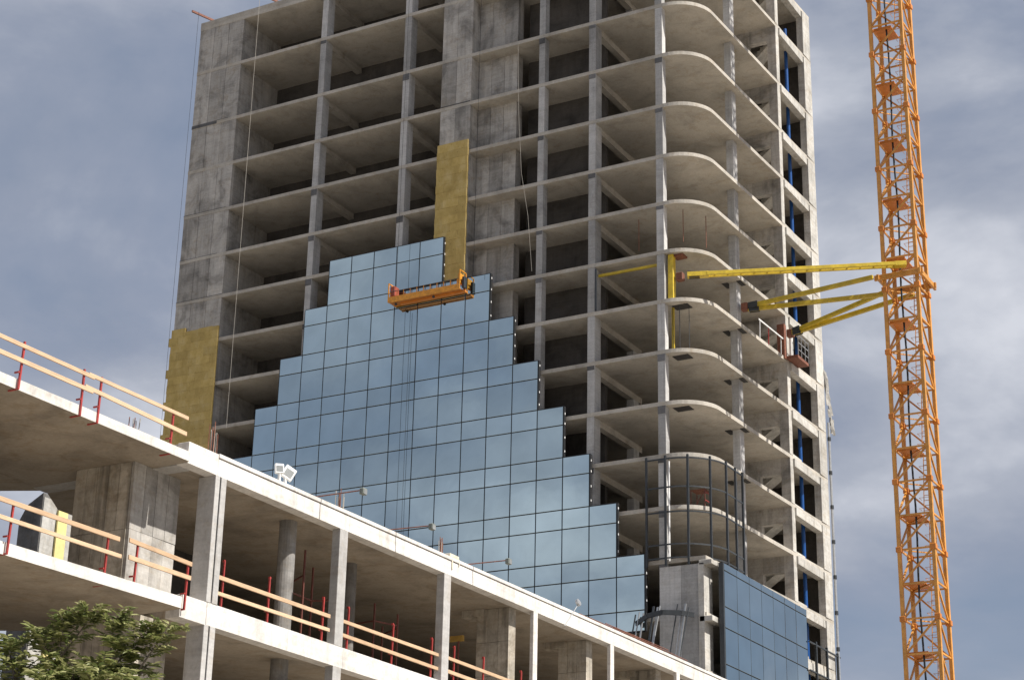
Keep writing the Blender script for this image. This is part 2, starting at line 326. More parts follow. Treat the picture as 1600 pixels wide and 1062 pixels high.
# dark plates painting unlit openings in the corner slabs, hanging rods
for z in (44.8, 41.5, 38.2):
    MB().box(25.1, 26.15, 0.95, 1.75, z-0.03, z-0.004).build('dark_opening_plate', M_opening, tower)
for z in (48.08, 44.8, 41.5, 38.2, 34.92):
    MB().box(26.2, 26.6, 6.3, 7.2, z-0.03, z-0.004).build('dark_opening_plate', M_opening, tower)
    MB().box(27.2, 27.5, 6.3, 7.2, z-0.03, z-0.004).build('dark_opening_plate', M_opening, tower)
for (x, y) in ((22.6, 1.6), (25.7, 1.5), (26.6, 3.0)):
    MB().tube((x, y, 49.2), (x, y, 51.37), 0.025, n=6).build('hanging_rod', M_rust, tower)
for (x, y) in ((25.15, 1.0), (25.6, 1.0), (26.1, 1.3)):
    MB().tube((x, y, 41.75), (x, y, 44.77), 0.022, n=6).build('hanging_rod', M_dark, tower)

# ------------------------------------------------------------------ glass curtain wall, front
GZ = 52.245; PW = 1.8177; SP = 1.2213; HH = 3.3; J = 0.032
cw = thing('glass_curtain_wall', 'stepped blue reflective glass curtain wall climbing the tower front', 'curtain wall')
left = {0: 0, 1: -1, 2: -2, 3: -3, 4: -4, 5: -4, 6: -3, 7: -1, 8: 2}; right = {0: 5, 1: 7, 2: 8, 3: 9, 4: 10, 5: 11, 6: 12, 7: 13, 8: 13}
def panel_src(name, w, h):
    o = MB().box(-w/2+J, w/2-J, 0, 0.035, -h/2+J, h/2-J).build(name, M_glass, cw, 0.006); return o
src = {'sp': None, 'vi': None}
def place_panel(kind, cx, cz, w, h, key, parent, rotz=0, x=None, y=None):
    if src.get(key) is None:
        o = panel_src('glass_panel', w, h); o.parent = parent; src[key] = o
    else: o = inst(src[key], 'glass_panel', parent)
    o.location = (cx, -0.02, cz) if x is None else (x, y, cz)
    o.rotation_euler = (math.radians(random.uniform(-0.22, 0.22)), 0, rotz+math.radians(random.uniform(-0.22, 0.22)))
    return o
for k in range(9):
    zt = GZ-k*HH
    for i in range(left[k], right[k]):
        cx = (i+0.5)*PW
        place_panel('sp', cx, zt-SP/2, PW, SP, 'sp', cw)
        if k < 8: place_panel('vi', cx, zt-SP-(HH-SP)/2, PW, HH-SP, 'vi', cw)
for i in range(-4, 14):                                 # vertical mullions
    ks = [k for k in range(9) if left[k] <= i <= right[k]]
    if not ks: continue
    zt = GZ-min(ks)*HH; zb = GZ-max(ks)*HH-(SP if max(ks) == 8 else HH)
    edge = 0.03 if any(right[k] == i for k in ks) else 0.0
    MB().box(i*PW-0.035, i*PW+0.03+edge, 0.012, 0.2, zb, zt).build('mullion', M_joint, cw)
for k in range(9):
    for zz in (GZ-k*HH, GZ-k*HH-SP):
        MB().box(left[k]*PW+0.04, right[k]*PW-0.04, 0.014, 0.16, zz-0.03, zz+0.03).build('transom', M_joint, cw)
    MB().box(left[k]*PW+0.05, right[k]*PW-0.05, 0.05, 0.12, GZ-k*HH-SP-(HH-SP if k < 8 else 0)+0.04, GZ-k*HH-0.04).build('backing_sheet', M_joint, cw)
    if k < 8:
        for q in range(4):
            z = GZ-k*HH-0.35-q*0.82+random.uniform(-.12, .12)
            MB().box(right[k]*PW+0.06, right[k]*PW+0.085, 0.05, 0.12, z-0.10, z+0.03).build('glazing_clip', M_clip, cw)
# ------------------------------------------------------------------ glass curtain wall, right side
sw = thing('side_curtain_wall', 'short run of blue glass cladding on the sunny right side of the tower', 'curtain wall')
XG, Y0, PR = 28.15, 1.07, 1.8918
rows = [(28.41, 27.96)] + [r for k in range(5) for r in ((27.96-3.3*k, 25.845-3.3*k), (25.845-3.3*k, 24.66-3.3*k))]
rows = [(28.41, 27.96), (27.96, 25.845), (25.845, 24.63), (24.63, 22.545), (22.545, 21.33), (21.33, 19.245), (19.245, 18.03), (18.03, 15.9), (15.9, 14.7), (14.7, 12.0)]
for r, (zt, zb) in enumerate(rows):
    for i in range(7):
        yc = Y0+(i+0.5)*PR; key = 'r%.2f' % (zt-zb)
        if key not in src: src[key] = None
        place_panel('r', 0, (zt+zb)/2, PR, zt-zb, key, sw, math.pi/2, XG, yc)
    MB().box(XG-0.2, XG-0.04, Y0+0.05, Y0+7*PR-0.05, zb-0.03, zb+0.03).build('transom', M_joint, sw)
MB().box(XG-0.16, XG-0.06, Y0+0.1, Y0+7*PR-0.1, 12.0, 28.38).build('backing_sheet', M_joint, sw)
for i in range(8):
    MB().box(XG-0.3, XG-0.02, Y0+i*PR-(0.04 if i else 0.12), Y0+i*PR+0.04, 12.0, 28.4).build('mullion', M_joint if i else M_dark, sw)
for y in (15.6, 17.6, 19.6):
    MB().box(XG+0.0, XG+0.14, y-0.07, y+0.07, 12, 26.6 if y > 15 else 28).build('mullion', M_dark, sw)
for z in (26.4, 24.6, 23.2, 21.3, 19.9, 18.0):
    MB().box(XG+0.02, XG+0.12, 14.4, 20.1, z-0.04, z+0.04).build('transom', M_dark, sw)

# ------------------------------------------------------------------ bare curved steel frame at the corner
cf = thing('curved_steel_frame', 'dark bare steel glazing frame bent round the tower corner', 'steel frame')
def arc_pt(s):                                          # path 0.32 m outside the slab edge
    if s < 25.0: return (s, -0.02)
    a = (s-25.0)/2.77
    if a < math.pi/2: return (25.0+2.77*math.sin(a), 2.75-2.77*math.cos(a))
    return (27.77, 2.75+(s-25.0-2.77*math.pi/2))
ss = [23.78, 25.0, 26.35, 27.75, 29.2, 30.6, 31.7]
for s in ss:
    x, y = arc_pt(s); MB().box(x-0.06, x+0.06, y-0.06, y+0.06, 28.3, 34.95).build('mullion', M_dark, cf)
for z in (34.75, 33.0, 31.5, 29.55, 28.75):
    m = MB(); st = [23.78+(31.7-23.78)*i/22 for i in range(23)]
    for a, b in zip(st[:-1], st[1:]): m.bar((*arc_pt(a), z), (*arc_pt(b), z), 0.05, 0.09)
    m.build('curved_rail', M_dark, cf)
for (y) in (0.1, ):
    MB().tube((25.12, 0.2, 28.6), (25.2, 0.1, 34.6), 0.05, n=8).build('pipe', M_clip, cf)

# leaning profiles under the frame
lp = thing('leaning_steel_profiles', 'bundle of grey steel profiles leaning on the wall under the dark glass corner', 'steel profiles')
m = MB(); pr = [(23.2, -0.3, 25.0), (24.2, -0.9, 25.25), (25.2, -1.0, 25.35), (26.2, -0.6, 25.3), (26.8, -0.2, 25.2)]
for a, b in zip(pr[:-1], pr[1:]): m.bar(a, b, 0.1, 0.28)
m.build('curved_beam', M_dark, lp)
for i, (x, w) in enumerate(((23.2, .06), (23.45, .05), (23.7, .08), (24.35, .12), (24.6, .1), (24.75, .05), (25.85, .05), (26.1, .06), (26.35, .1), (26.55, .05))):
    MB().bar((x-0.35+random.uniform(-.2, .2), -1.6, 20.5), (x, -0.35, 25.6+random.uniform(-.1, .3)), w, 0.06).build('profile', M_galv if i % 3 else M_dark, lp)

# ------------------------------------------------------------------ mineral wool
def wool_wall(name, label, x0, x1, z0, z1, ragged):
    t = thing(name, label, 'insulation'); z = z1; r = 0
    while z > z0+0.05:
        h = min(0.6, z-z0); off = -0.6*(r % 2)
        a = x0-(0.22 if (ragged and r % 4 < 2) else 0.02); x = x0+off
        while x < x1-0.01:
            l = max(x, a) if x > x0-0.01 or r % 2 == 0 else a
            e = min(x+1.2, x1)
            if e-l > 0.08:
                d = random.uniform(0, 0.018); top = z-0.006
                if r == 0 and ragged and l > x0+0.4: top -= random.choice((0, 0.25, 0.3))
                MB().box(l+0.003, e-0.003, 0.14-d, YF-0.004, z-h+0.003, top).build('wool_board', M_wool, t)
            x += 1.2
        z -= h; r += 1
    return t
wool_wall('insulation_cladding', 'yellow mineral wool boards with ragged left edge on the left tower wall', -13.5, -9.36, 34, 49.5, True)
wool_wall('insulation_cladding', 'tall yellow mineral wool strip on the middle pier above the orange cradle', 8.24, 10.66, 44, 59.2, False)

# ------------------------------------------------------------------ suspended cradle
cr = thing('suspended_cradle', 'orange suspended work cradle hanging in front of the glass', 'work platform', (5.52, -0.52, 47.86))
L = 5.45
def C(mb, name, m_, b=0): return mb.build(name, m_, cr, b)
C(BOX(0, L, -0.36, 0.36, 0.0, 0.06), 'deck', M_plate)
C(BOX(0, L, -0.41, -0.37, -0.04, 0.36), 'toe_board', M_cradle); C(BOX(0, L, 0.37, 0.41, -0.04, 0.2), 'toe_board', M_cradle)
for y in (-0.39, 0.39):
    for z in (0.62, 1.08) if y > 0 else (0.72,): C(MB().tube((0.1, y, z), (L-0.1, y, z), 0.022, n=6), 'guard_rail', M_dark)
    for i in range(11):
        x = 0.15+i*(L-0.3)/10; C(MB().bar((x, y, 0.1), (x, y, 1.08 if y > 0 else 0.72), 0.035), 'baluster', M_cradle)
for x in (0.0, L):
    C(MB().bar((x, -0.39, 0), (x, -0.39, 1.35), 0.06).bar((x, 0.39, 0), (x, 0.39, 1.35), 0.06).bar((x, -0.39, 1.33), (x, 0.39, 1.33), 0.06).bar((x, -0.39, 0.7), (x, 0.39, 0.7), 0.05), 'end_frame', M_cradle)
    C(BOX(x-0.2 if x else 0.05, x-0.02 if x else 0.42, -0.3, 0.25, 0.45, 1.15), 'hoist', M_hoist if x == 0 else M_cradle, 0.03)
C(BOX(L+0.06, L+0.26, -0.2, 0.1, 0.1, 0.9), 'control_box', M_dark, 0.02)
for x in (0.5, 3.4): C(MB().tube((x, -0.25, -0.14), (x, -0.17, -0.14), 0.09, n=10), 'castor', M_dark)
C(BOX(0.7, L+0.2, 0.0, 0.3, -0.1, -0.005), 'deck_beam', M_plate)
for i, (x, lab) in enumerate(((6.0, 'thin hoist rope rising from the left end of the orange cradle to the roof'), (11.9, 'thin hoist rope rising from the right end of the orange cradle to the roof'))):
    tag(MB().tube((x, -0.75, 48.9), (x, -0.75, 74.9), 0.012, n=5).build('hoist_rope', M_cable), lab, 'rope')
for i, (x, y, zb, zt, lab, r) in enumerate(((-7.2, -0.8, 41.0, 74.9, 'pale rope hanging over the leftmost open bays of the tower', 0.014), (-12.9, -0.8, 38, 74.9, 'thin dark line hanging in front of the left edge of the tower', 0.012),
        (6.6, -0.45, 30, 47.4, 'thin line trailing down the glass below the left end of the cradle', 0.012), (7.0, -0.45, 31, 47.4, 'second thin line down the glass below the cradle', 0.012))):
    tag(MB().tube((x, y, zb), (x, y, zt), r, n=5).build('hanging_rope', M_rope if i == 0 else M_cable), lab, 'rope')
m = MB(); q = [(14.6, -0.3, 65.2), (14.75, -0.3, 60), (15.05, -0.3, 55.5), (15.6, -0.3, 52.3), (15.9, -0.2, 48.4)]
for a, b in zip(q[:-1], q[1:]): m.tube(a, b, 0.010, n=5)
tag(m.build('hanging_rope', M_rope), 'slack pale cord drooping beside the column right of the wool strip', 'rope')
for x, lab in ((-12.9, 'orange beam sticking out over the left roof corner'), (-6.9, 'orange beam sticking out over the roof right of the corner one')):
    tag(MB().bar((x-0.5, -1.0, 75.0), (x+0.4, 1.6, 74.95), 0.12, 0.16).build('roof_outrigger', M_rust), lab, 'outrigger')

# ------------------------------------------------------------------ stair bay pipe, downpipe, netting, tie platform
tag(MB().tube((27.15, 17.0, 10), (27.15, 17.0, 72), 0.13, n=12).build('blue_pipe', M_blue, smooth=False), 'blue plastic riser pipe inside the stair bay on the right', 'pipe')
dpp = thing('downpipe', 'thin grey rainwater pipe down the far right edge of the tower', 'pipe')
MB().tube((28.2, 19.85, 8), (28.2, 19.85, 42.5), 0.09, n=10).build('pipe', M_galv, dpp)
for i in range(14): MB().tube((28.2, 19.85, 10+i*2.4), (28.2, 19.85, 10.25+i*2.4), 0.125, n=10).build('pipe_collar', M_dark, dpp)
nm = MB(); nu, nv = 7, 16
for j in range(nv+1):
    for i in range(nu+1):
        z = 46.3-j*0.28; y = 19.6+i*0.10+0.04*math.sin(j*0.6+i); x = 28.05+0.07*math.sin(j*0.5+i*2.1)+random.uniform(-.03, .03)+0.015*j
        nm.v.append((x, y+0.03*j, z))
for j in range(nv):
    for i in range(nu):
        if random.random() < 0.96: a = j*(nu+1)+i; nm.f.append((a, a+1, a+nu+2, a+nu+1))
o = nm.build('debris_netting', M_net); o.modifiers.new('thick', 'SOLIDIFY').thickness = 0.015
tag(o, 'torn grey debris netting bunched at the far right edge of the tower', 'netting')
br = thing('edge_guard_rail', 'pale steel guard rail on the slab edge below the yellow ties', 'guard rail')
MB().bar((27.75, 8.6, 46.2), (27.85, 12.6, 46.2), 0.05, 0.09).build('top_rail', M_clip, br)
for y in (8.8, 10.3, 12.5): MB().bar((27.72, y, 45.0), (27.75, y, 46.2), 0.05).build('post', M_red if y == 10.3 else M_clip, br)
wp = thing('work_cage', 'small dark steel work cage hung on the slab edge below the lowest yellow tie', 'work platform')
MB().box(27.9, 28.7, 13.0, 15.0, 44.9, 45.1).build('deck', M_rust, wp); MB().box(27.4, 27.9, 12.7, 13.1, 44.9, 47.3).build('back_post', M_rust, wp)
for z in (45.5, 46.0, 46.5): MB().bar((28.7, 13.1, z), (28.7, 15.0, z), 0.04).build('rail', M_galv, wp)
for y in (13.1, 13.7, 14.4, 15.0): MB().bar((28.7, y, 45.1), (28.7, y, 46.6), 0.04).build('bar', M_galv, wp)
MB().tube((28.2, 13.15, 45.1), (28.2, 13.15, 46.8), 0.13, n=10).build('counterweight', M_white, wp)

# ================================================================== CRANE
crane = thing('tower_crane_mast', 'orange lattice tower crane mast standing right of the tower', 'crane', (37.93, 7.3, 0))
mw = 1.02                                               # half width
TOP = 92.0; SEC = 2.03; nsec = int(TOP/SEC)
leg = MB().box(-0.11, 0.11, -0.11, 0.11, 0, TOP)
for i, (sx, sy) in enumerate(((-1, -1), (1, -1), (1, 1), (-1, 1))):
    l = leg.build('leg', M_crane, crane, 0.02) if i == 0 else inst(l0, 'leg', crane)
    if i == 0: l0 = l
    l.location = (sx*mw, sy*mw, 0)
hb = MB().bar((-mw, 0, 0), (mw, 0, 0), 0.095).build('horizontal_brace', M_crane, crane); db = MB().bar((-mw, 0, 0), (mw, 0, SEC), 0.1).build('diagonal_brace', M_crane, crane)
first = True
for k in range(nsec):
    z = 1.0+k*SEC
    for f in range(4):
        a = f*math.pi/2; off = (mw*math.sin(a), -mw*math.cos(a))
        h = hb if first else inst(hb, 'horizontal_brace', crane); d = db if first else inst(db, 'diagonal_brace', crane); first = False
        h.location = (off[0], off[1], z); h.rotation_euler = (0, 0, a)
        d.location = (off[0], off[1], z); d.rotation_euler = (0, 0, a)
        if f in (1, 3): d.rotation_euler = (0, 0, a+math.pi)          # side faces lean the other way
pb = MB().bar((-mw, -mw, 0), (mw, mw, 0), 0.07).build('plan_brace', M_crane, crane)
for k in range(nsec):
    o = pb if k == 0 else inst(pb, 'plan_brace', crane); o.location = (0, 0, 1.0+k*SEC); o.rotation_euler = (0, 0, math.pi/2*(k % 2))
jp = MB().box(-0.17, 0.17, -0.17, 0.17, -0.16, 0.16).build('joint_plate', M_plate, crane, 0.02); n_ = 0
for k in range(0, nsec, 2):
    for sx, sy in ((-1, -1), (1, -1), (1, 1), (-1, 1)):
        o = jp if n_ == 0 else inst(jp, 'joint_plate', crane); n_ += 1; o.location = (sx*mw, sy*mw, 1.0+k*SEC)
pl = None
for k in range(22):
    z = 2.9+k*4.04+0.3
    if pl is None:
        p = MB().box(-mw+0.1, 0.25, -0.75, mw-0.1, 0, 0.05); p.bar((-mw+0.1, -0.75, 0.0), (0.25, -0.75, 0), 0.06, 0.2); pl = p.build('rest_platform', M_plate, crane); o = pl
    else: o = inst(pl, 'rest_platform', crane)
    o.location = (0, 0, z)
    s = 0.55 if k % 2 else 0.15
    m = MB(); a = Vector((0.55, 0.1-0.4*(k % 2), z)); b = Vector((0.55, 0.7-0.4*(k % 2), z+4.0))
    m.bar(a+Vector((-.2, 0, 0)), b+Vector((-.2, 0, 0)), 0.04).bar(a+Vector((.2, 0, 0)), b+Vector((.2, 0, 0)), 0.04)
    for i in range(13): c = a.lerp(b, i/12.5); m.bar(c+Vector((-.2, 0, 0)), c+Vector((.2, 0, 0)), 0.03)
    for i in range(6):
        c = a.lerp(b, (i+0.5)/6); m.bar(c+Vector((-.33, -.5, 0)), c+Vector((.33, -.5, 0)), 0.02).bar(c+Vector((-.33, -.5, 0)), c+Vector((-.33, 0, 0)), 0.02).bar(c+Vector((.33, -.5, 0)), c+Vector((.33, 0, 0)), 0.02)
    m.build('ladder', M_crane, o)
    o.children[-1].location = (0, 0, -z) if o.children else (0, 0, 0)
m = MB(); pts = [(-0.1+0.05*math.sin(i*1.3), -0.55, i*2.0) for i in range(46)]
for a, b in zip(pts[:-1], pts[1:]): m.tube(a, b, 0.06, n=6)
m.build('power_cable', M_cable, crane)
# collar at the tie level
cz = 46.4; w2 = mw+0.28
co = MB()
for s in (-1, 1): co.bar((-w2-0.25, s*w2, cz), (w2+0.2, s*w2, cz), 0.16, 0.34).bar((s*w2, -w2-0.2, cz+0.0), (s*w2, w2+0.45, cz), 0.158, 0.336)
co.build('tie_collar', M_crane, crane, 0.015)
tie = thing('crane_wall_tie', 'yellow steel struts tying the crane mast to the tower slabs', 'crane tie', (0, 0, 0))
def strut(a, b, w, lat=True):
    a = Vector(a); b = Vector(b); d = (b-a).normalized(); s = d.cross(Vector((0, 0, 1))).normalized()
    m = MB()
    if lat:
        for q in (-1, 1): m.bar(a+d*0.9+s*0.0, b, 0.02) if False else m.bar(a+d*1.2+s*w*q, b-d*0.6+s*w*q, 0.14, 0.22)
        m.bar(a, a+d*1.3, 0.5, 0.28).bar(b-d*0.7, b, 0.5, 0.28)
        n = int((b-a).length/0.8)
        for i in range(2, n): c = a+d*(i*0.8); m.bar(c-s*w, c+s*w+d*0.4, 0.06)
    else: m.bar(a, b, 0.22, 0.26)
    c = MB()
    for q in (-1, 1): c.bar(a+d*0.1+s*0.13*q, a+d*0.75+s*0.13*q, 0.06, 0.4)
    c.build('clevis', M_dark, tie)
    return m.build('strut', M_yel, tie, 0.01)
strut((26.2, 0.9, 46.6), (38.5, 5.7, 46.85), 0.2); strut((27.7, 6.9, 46.45), (36.3, 5.95, 46.5), 0, False)
strut((27.7, 6.9, 46.25), (36.1, 8.5, 46.35), 0, False); strut((28.7, 12.2, 46.4), (36.1, 8.6, 46.5), 0, False); strut((28.7, 12.2, 46.3), (37.9, 9.0, 46.2), 0, False)
for p in ((25.75, 0.85, 46.55), (27.55, 6.85, 46.4), (28.5, 12.3, 46.35)): MB().cbox(p, 0.22, 0.2, 0.26).build('wall_bracket', M_rust, tie, 0.03)
MB().box(25.05, 25.4, 0.55, 0.95, 45.06, 48.07).build('anchor_post', M_yel, tie, 0.02)
MB().bar((20.2, 0.75, 47.62), (24.4, 0.75, 47.6), 0.12, 0.16).build('anchor_beam', M_yel, tie)
MB().box(20.2, 20.3, 0.2, 0.3, 45.1, 47.9).build('anchor_rod', M_dark, tie); MB().box(25.3, 26.0, 0.7, 1.4, 47.95, 48.07).build('anchor_plate', M_rust, tie)
tag(BOX(24.98, 25.12, 1.2, 1.34, 41.76, 44.79).build('steel_prop', M_yel), 'thin pale yellow prop between slabs under the tie anchor', 'prop')
sf = thing('corner_scaffold', 'small red scaffold frame standing on the curved corner slab', 'scaffold')
for x, y in ((25.3, 3.0), (25.3, 3.9), (26.2, 3.0), (26.2, 3.9)): MB().bar((x, y, 31.98), (x, y, 33.6), 0.05).build('post', M_rscaf, sf)
for z in (32.4, 32.9, 33.4): MB().bar((26.2, 3.0, z), (26.2, 3.9, z), 0.04).build('rung', M_red, sf)
MB().box(25.3, 26.2, 3.0, 3.9, 33.55, 33.6).build('deck', M_rust, sf); MB().bar((25.3, 3.0, 32.1), (26.2, 3.0, 33.5), 0.04).build('brace', M_rscaf, sf)

# ================================================================== PODIUM
pod = thing('podium_block', 'low unfinished concrete podium with pale edge beams in front of the tower', 'building')
XP = 36.6
def pslab(z0, z1, xr=36.42, y0=-57.0, y1=-8.0): return MB().prism([(23, y0+9), (29.9, y0+9), (29.9, y0+1.8), (30.9, y0+0.2), (xr, y0+0.2), (xr, y1), (23, y1)], z0, z1)
pslab(16.88, 17.36).build('roof_slab', M_psoff, pod); pslab(12.6, 13.18).build('floor_slab', M_psoff, pod); pslab(8.3, 8.9).build('floor_slab', M_psoff, pod)
# roof topping and edge beams in cast lengths
ys = [-57.4, -56.05, -52.2, -49.3, -46.1, -43.0, -39.9, -36.6, -33.6, -30.5, -27.4, -24.2, -21.0, -17.8, -14.6, -11.4, -8.0]
for i, (a, b) in enumerate(zip(ys[:-1], ys[1:])):
    g2 = 0.004 if i else 0
    MB().box(36.2, XP, a+g2, b-g2, 16.87, 17.5 if i == 0 else 17.37).build('edge_beam', M_pod, pod, 0.008)
    if i: MB().box(30.0, XP+0.03, a+0.002, b-0.002, 17.40, 17.52).build('roof_topping', M_pod, pod, 0.01)
    if i: MB().box(36.2, XP, a+g2, b-g2, 12.58, 13.22).build('edge_beam', M_pod, pod, 0.008)
    if i: MB().box(36.2, XP, a+g2, b-g2, 8.3, 8.92).build('edge_beam', M_pod, pod, 0.008)
MB().box(30.9, 36.2, -57.38, -56.8, 16.855, 17.48).build('end_beam', M_pcol, pod, 0.01)
MB().box(36.1, XP, -57.2, -56.06, 12.57, 13.21).build('edge_beam', M_pod, pod, 0.008)
# left wing slabs
def lslab(z0, z1, xa, xb): return MB().prism([(12, -75), (xa-0.25, -75), (xa, -64.8), (xb, -57.45), (30.95, -57.0), (29.73, -57.55), (12, -66.9)], z0, z1)
lslab(16.88, 17.15, 36.55, 36.68).build('wing_slab', M_psoff, pod); lslab(12.72, 13.03, 36.5, 36.85).build('wing_slab', M_psoff, pod); lslab(8.4, 8.72, 36.5, 36.8).build('wing_slab', M_psoff, pod)
for (z0, z1, xa, xb) in ((16.885, 17.155, 36.55, 36.68), (12.725, 13.035, 36.5, 36.85)):
    MB().prism([(xa-0.3, -75), (xa-0.22, -75), (xa+0.03, -64.8), (xb+0.03, -57.5), (xb-0.05, -57.5), (xa-0.05, -64.8)], z0, z1).build('slab_edge', M_pod, pod)
MB().bar((12, -66.7, 6.3), (29.6, -57.45, 6.3), 0.3, 12.6).build('rear_wall', M_psoff, pod)
# columns on the face (two halves with an expansion joint at the corner)
for (y, z0, z1) in [(-55.9, 0, 16.87)]:
    MB().box(36.0, 36.6, y-0.2, y-0.01, z0, 8.3).build('column', M_pcol, pod)
    for (a, b) in ((8.92, 12.58), (13.22, 16.87)):
        MB().box(36.0, 36.61, -56.12, -55.92, a, b).build('column', M_pcol, pod, 0.01); MB().box(36.1, 36.615, -55.86, -55.62, a, b).build('column', M_pcol, pod, 0.01)
for y in (-49.8, -43.5, -37.15, -30.8, -24.5, -18.2, -12.0):
    for (a, b) in ((0, 8.3), (8.92, 12.58), (13.22, 16.87)):
        MB().box(36.3-(0.0 if y < -40 else -0.15), 36.605, y, y+0.44-(0 if y < -40 else 0.12), a, b).build('column', M_pcol if y < -40 else M_pod, pod, 0.012)
# cores and interior columns
def panel_wall_x(x, y0, y1, z0, z1, n, rows, parent, matl):       # panels facing +X
    for i in range(n):
        for j in range(rows):
            a = y0+(y1-y0)*i/n; b = y0+(y1-y0)*(i+1)/n; c = z0+(z1-z0)*j/rows; d = z0+(z1-z0)*(j+1)/rows
            q = random.uniform(-0.008, 0.008); MB().box(x-0.1, x+q, a+0.006, b-0.006, c+0.006, d-0.006).build('wall_panel', matl, parent)
def panel_wall_y(y, x0, x1, z0, z1, n, rows, parent, matl):       # panels facing -Y
    for i in range(n):
        for j in range(rows):
            a = x0+(x1-x0)*i/n; b = x0+(x1-x0)*(i+1)/n; c = z0+(z1-z0)*j/rows; d = z0+(z1-z0)*(j+1)/rows
            q = random.uniform(-0.008, 0.008); MB().box(a+0.006, b-0.006, y+q, y+0.1, c+0.006, d-0.006).build('wall_panel', matl, parent)
for (z0, z1) in ((13.03, 16.88), (8.72, 12.72), (0, 8.4)):
    sh = MB().box(33.3, 35.25, -58.05, -56.25, z0, z1).build('core_wall', M_pcore, pod)
    panel_wall_x(35.36, -58.15, -56.15, z0, z1, 4, 2, sh, M_wall if z0 > 13 else M_pcore); panel_wall_y(-58.16, 33.25, 35.25, z0, z1, 5, 2, sh, M_pcore)
for (z0, z1) in ((13.18, 16.88), (8.9, 12.6), (0, 8.3)):
    MB().tube((35.55, -51.1, z0), (35.55, -51.1, z1), 0.27, n=20).build('round_column', M_pround, pod); MB().tube((34.35, -45.85, z0), (34.35, -45.85, z1), 0.22, n=20).build('round_column', M_pround, pod)
    for (y, xa) in ((-38.1, 34.75), (-31.9, 34.85), (-25.5, 34.9)):
        sh = MB().box(xa, 36.1, y+0.1, y+0.5, z0, z1).build('cross_wall', M_pcore, pod); panel_wall_y(y, xa, 36.1, z0, z1, 3, 3, sh, M_pcore)
        MB().box(xa-0.6, xa+0.3, y-0.1, y+0.6, z1-0.25, z1-0.003).build('corbel', M_pcore, sh)
    MB().box(23.0, 23.3, -48, -8, z0, z1).build('rear_wall', M_coreshade, pod); MB().box(23.3, 30, -20.3, -20, z0, z1).build('rear_wall', M_coreshade, pod)
    MB().box(23.0, 29.8, -48.3, -48, z0, z1).build('rear_wall', M_coreshade, pod); MB().box(29.9, 30.2, -54.5, -48, z0, z1).build('rear_wall', M_coreshade, pod)
MB().box(31.0, 31.9, -55.8, -55.6, 12.6-1.2, 12.6-0.4).build('duct', M_white, pod)
# wedge-shaped wall beyond the left wing, shaded body and sunlit side panels coloured in
wd = thing('stair_head_wall', 'weathered pale concrete stair wall seen through the gap on the far left', 'wall')
MB().prof([(25.2, 8), (26.15, 8), (26.15, 18.75), (25.5, 18.4), (25.2, 17.9)], -52.0, -49.0).build('wall', M_pround, wd)
MB().box(26.15, 26.2, -51.98, -51.36, 10, 18.6).build('wall_panel', M_side, wd); MB().box(26.2, 26.28, -51.33, -50.88, 13.4, 18.3).build('board', M_yboard, wd); MB().box(26.15, 26.22, -50.85, -50.55, 10, 18.3).build('wall_panel', M_side, wd)

# ------------------------------------------------------------------ guard rails with red clamp posts and pine boards
def rail(label, x, posts, boards, zb, ztop, clamp=True, group='timber guard rails on the podium'):
    t = thing('timber_guard_rail', label, 'guard rail', (x, posts[0], zb), group)
    T = lambda p: (p[0]-x, p[1]-posts[0], p[2]-zb)
    for y in posts:
        l = random.uniform(-0.03, 0.03); m = MB().bar(T((x, y, zb)), T((x+0.02, y+l, ztop)), 0.05)
        if clamp: m.bar(T((x+0.02, y, zb)), T((x-0.32, y, zb-0.01)), 0.05, 0.04).bar(T((x+0.03, y-0.06, zb+0.42)), T((x-0.12, y-0.06, zb+0.42)), 0.04)
        else: m.bar(T((x-0.03, y-0.12, zb+0.38)), T((x-0.03, y+0.05, zb+0.38)), 0.03).bar(T((x, y-0.03, ztop)), T((x, y+0.03, ztop)), 0.07)
        m.build('post', M_red, t)
    for (y0, z0, y1, z1) in boards:
        w_ = random.uniform(-0.02, 0.02); MB().bar(T((x+0.05, y0, z0+w_)), T((x+0.06, y1, z1-w_)), 0.04, random.uniform(0.105, 0.13)).build('board', M_wood, t, 0.006)
rail('timber guard rail with red posts along the upper slab edge at far left', 36.66, [-67.5, -64.22, -61.94, -61.27, -58.29], [(-69, 17.95, -61.6, 18.02), (-61.8, 18.06, -57.68, 18.05), (-69, 17.56, -61.6, 17.62), (-61.9, 17.66, -57.7, 17.62)], 16.88, 18.13)
rail('timber guard rail on the lower slab edge in front of the weathered wall', 36.66, [-67.2, -63.94, -60.43], [(-68.5, 13.95, -60.02, 14.03), (-68.5, 13.52, -59.9, 13.6)], 12.74, 14.05)
rail('short timber guard rail left of the split corner column on the lower slab', 36.7, [-59.3, -57.16], [(-59.68, 14.08, -57.05, 14.06), (-59.65, 13.66, -57.05, 13.64)], 12.78, 14.1)
rail('timber guard rail in the first podium bay right of the split corner column', 36.4, [-55.2, -53.0, -50.22], [(-55.6, 14.06, -49.9, 14.1), (-55.6, 13.62, -49.9, 13.66)], 13.22, 14.6, False)
rail('timber guard rail in the second podium bay from the split corner column', 36.4, [-48.85, -46.28, -43.87], [(-49.3, 14.1, -43.5, 14.08), (-49.3, 13.66, -43.5, 13.63)], 13.22, 14.58, False)
rail('timber guard rail in the third podium bay from the split corner column', 36.4, [-42.4, -40.4, -37.7], [(-43.0, 14.1, -37.3, 14.08), (-43.0, 13.66, -37.3, 13.63)], 13.22, 14.58, False)

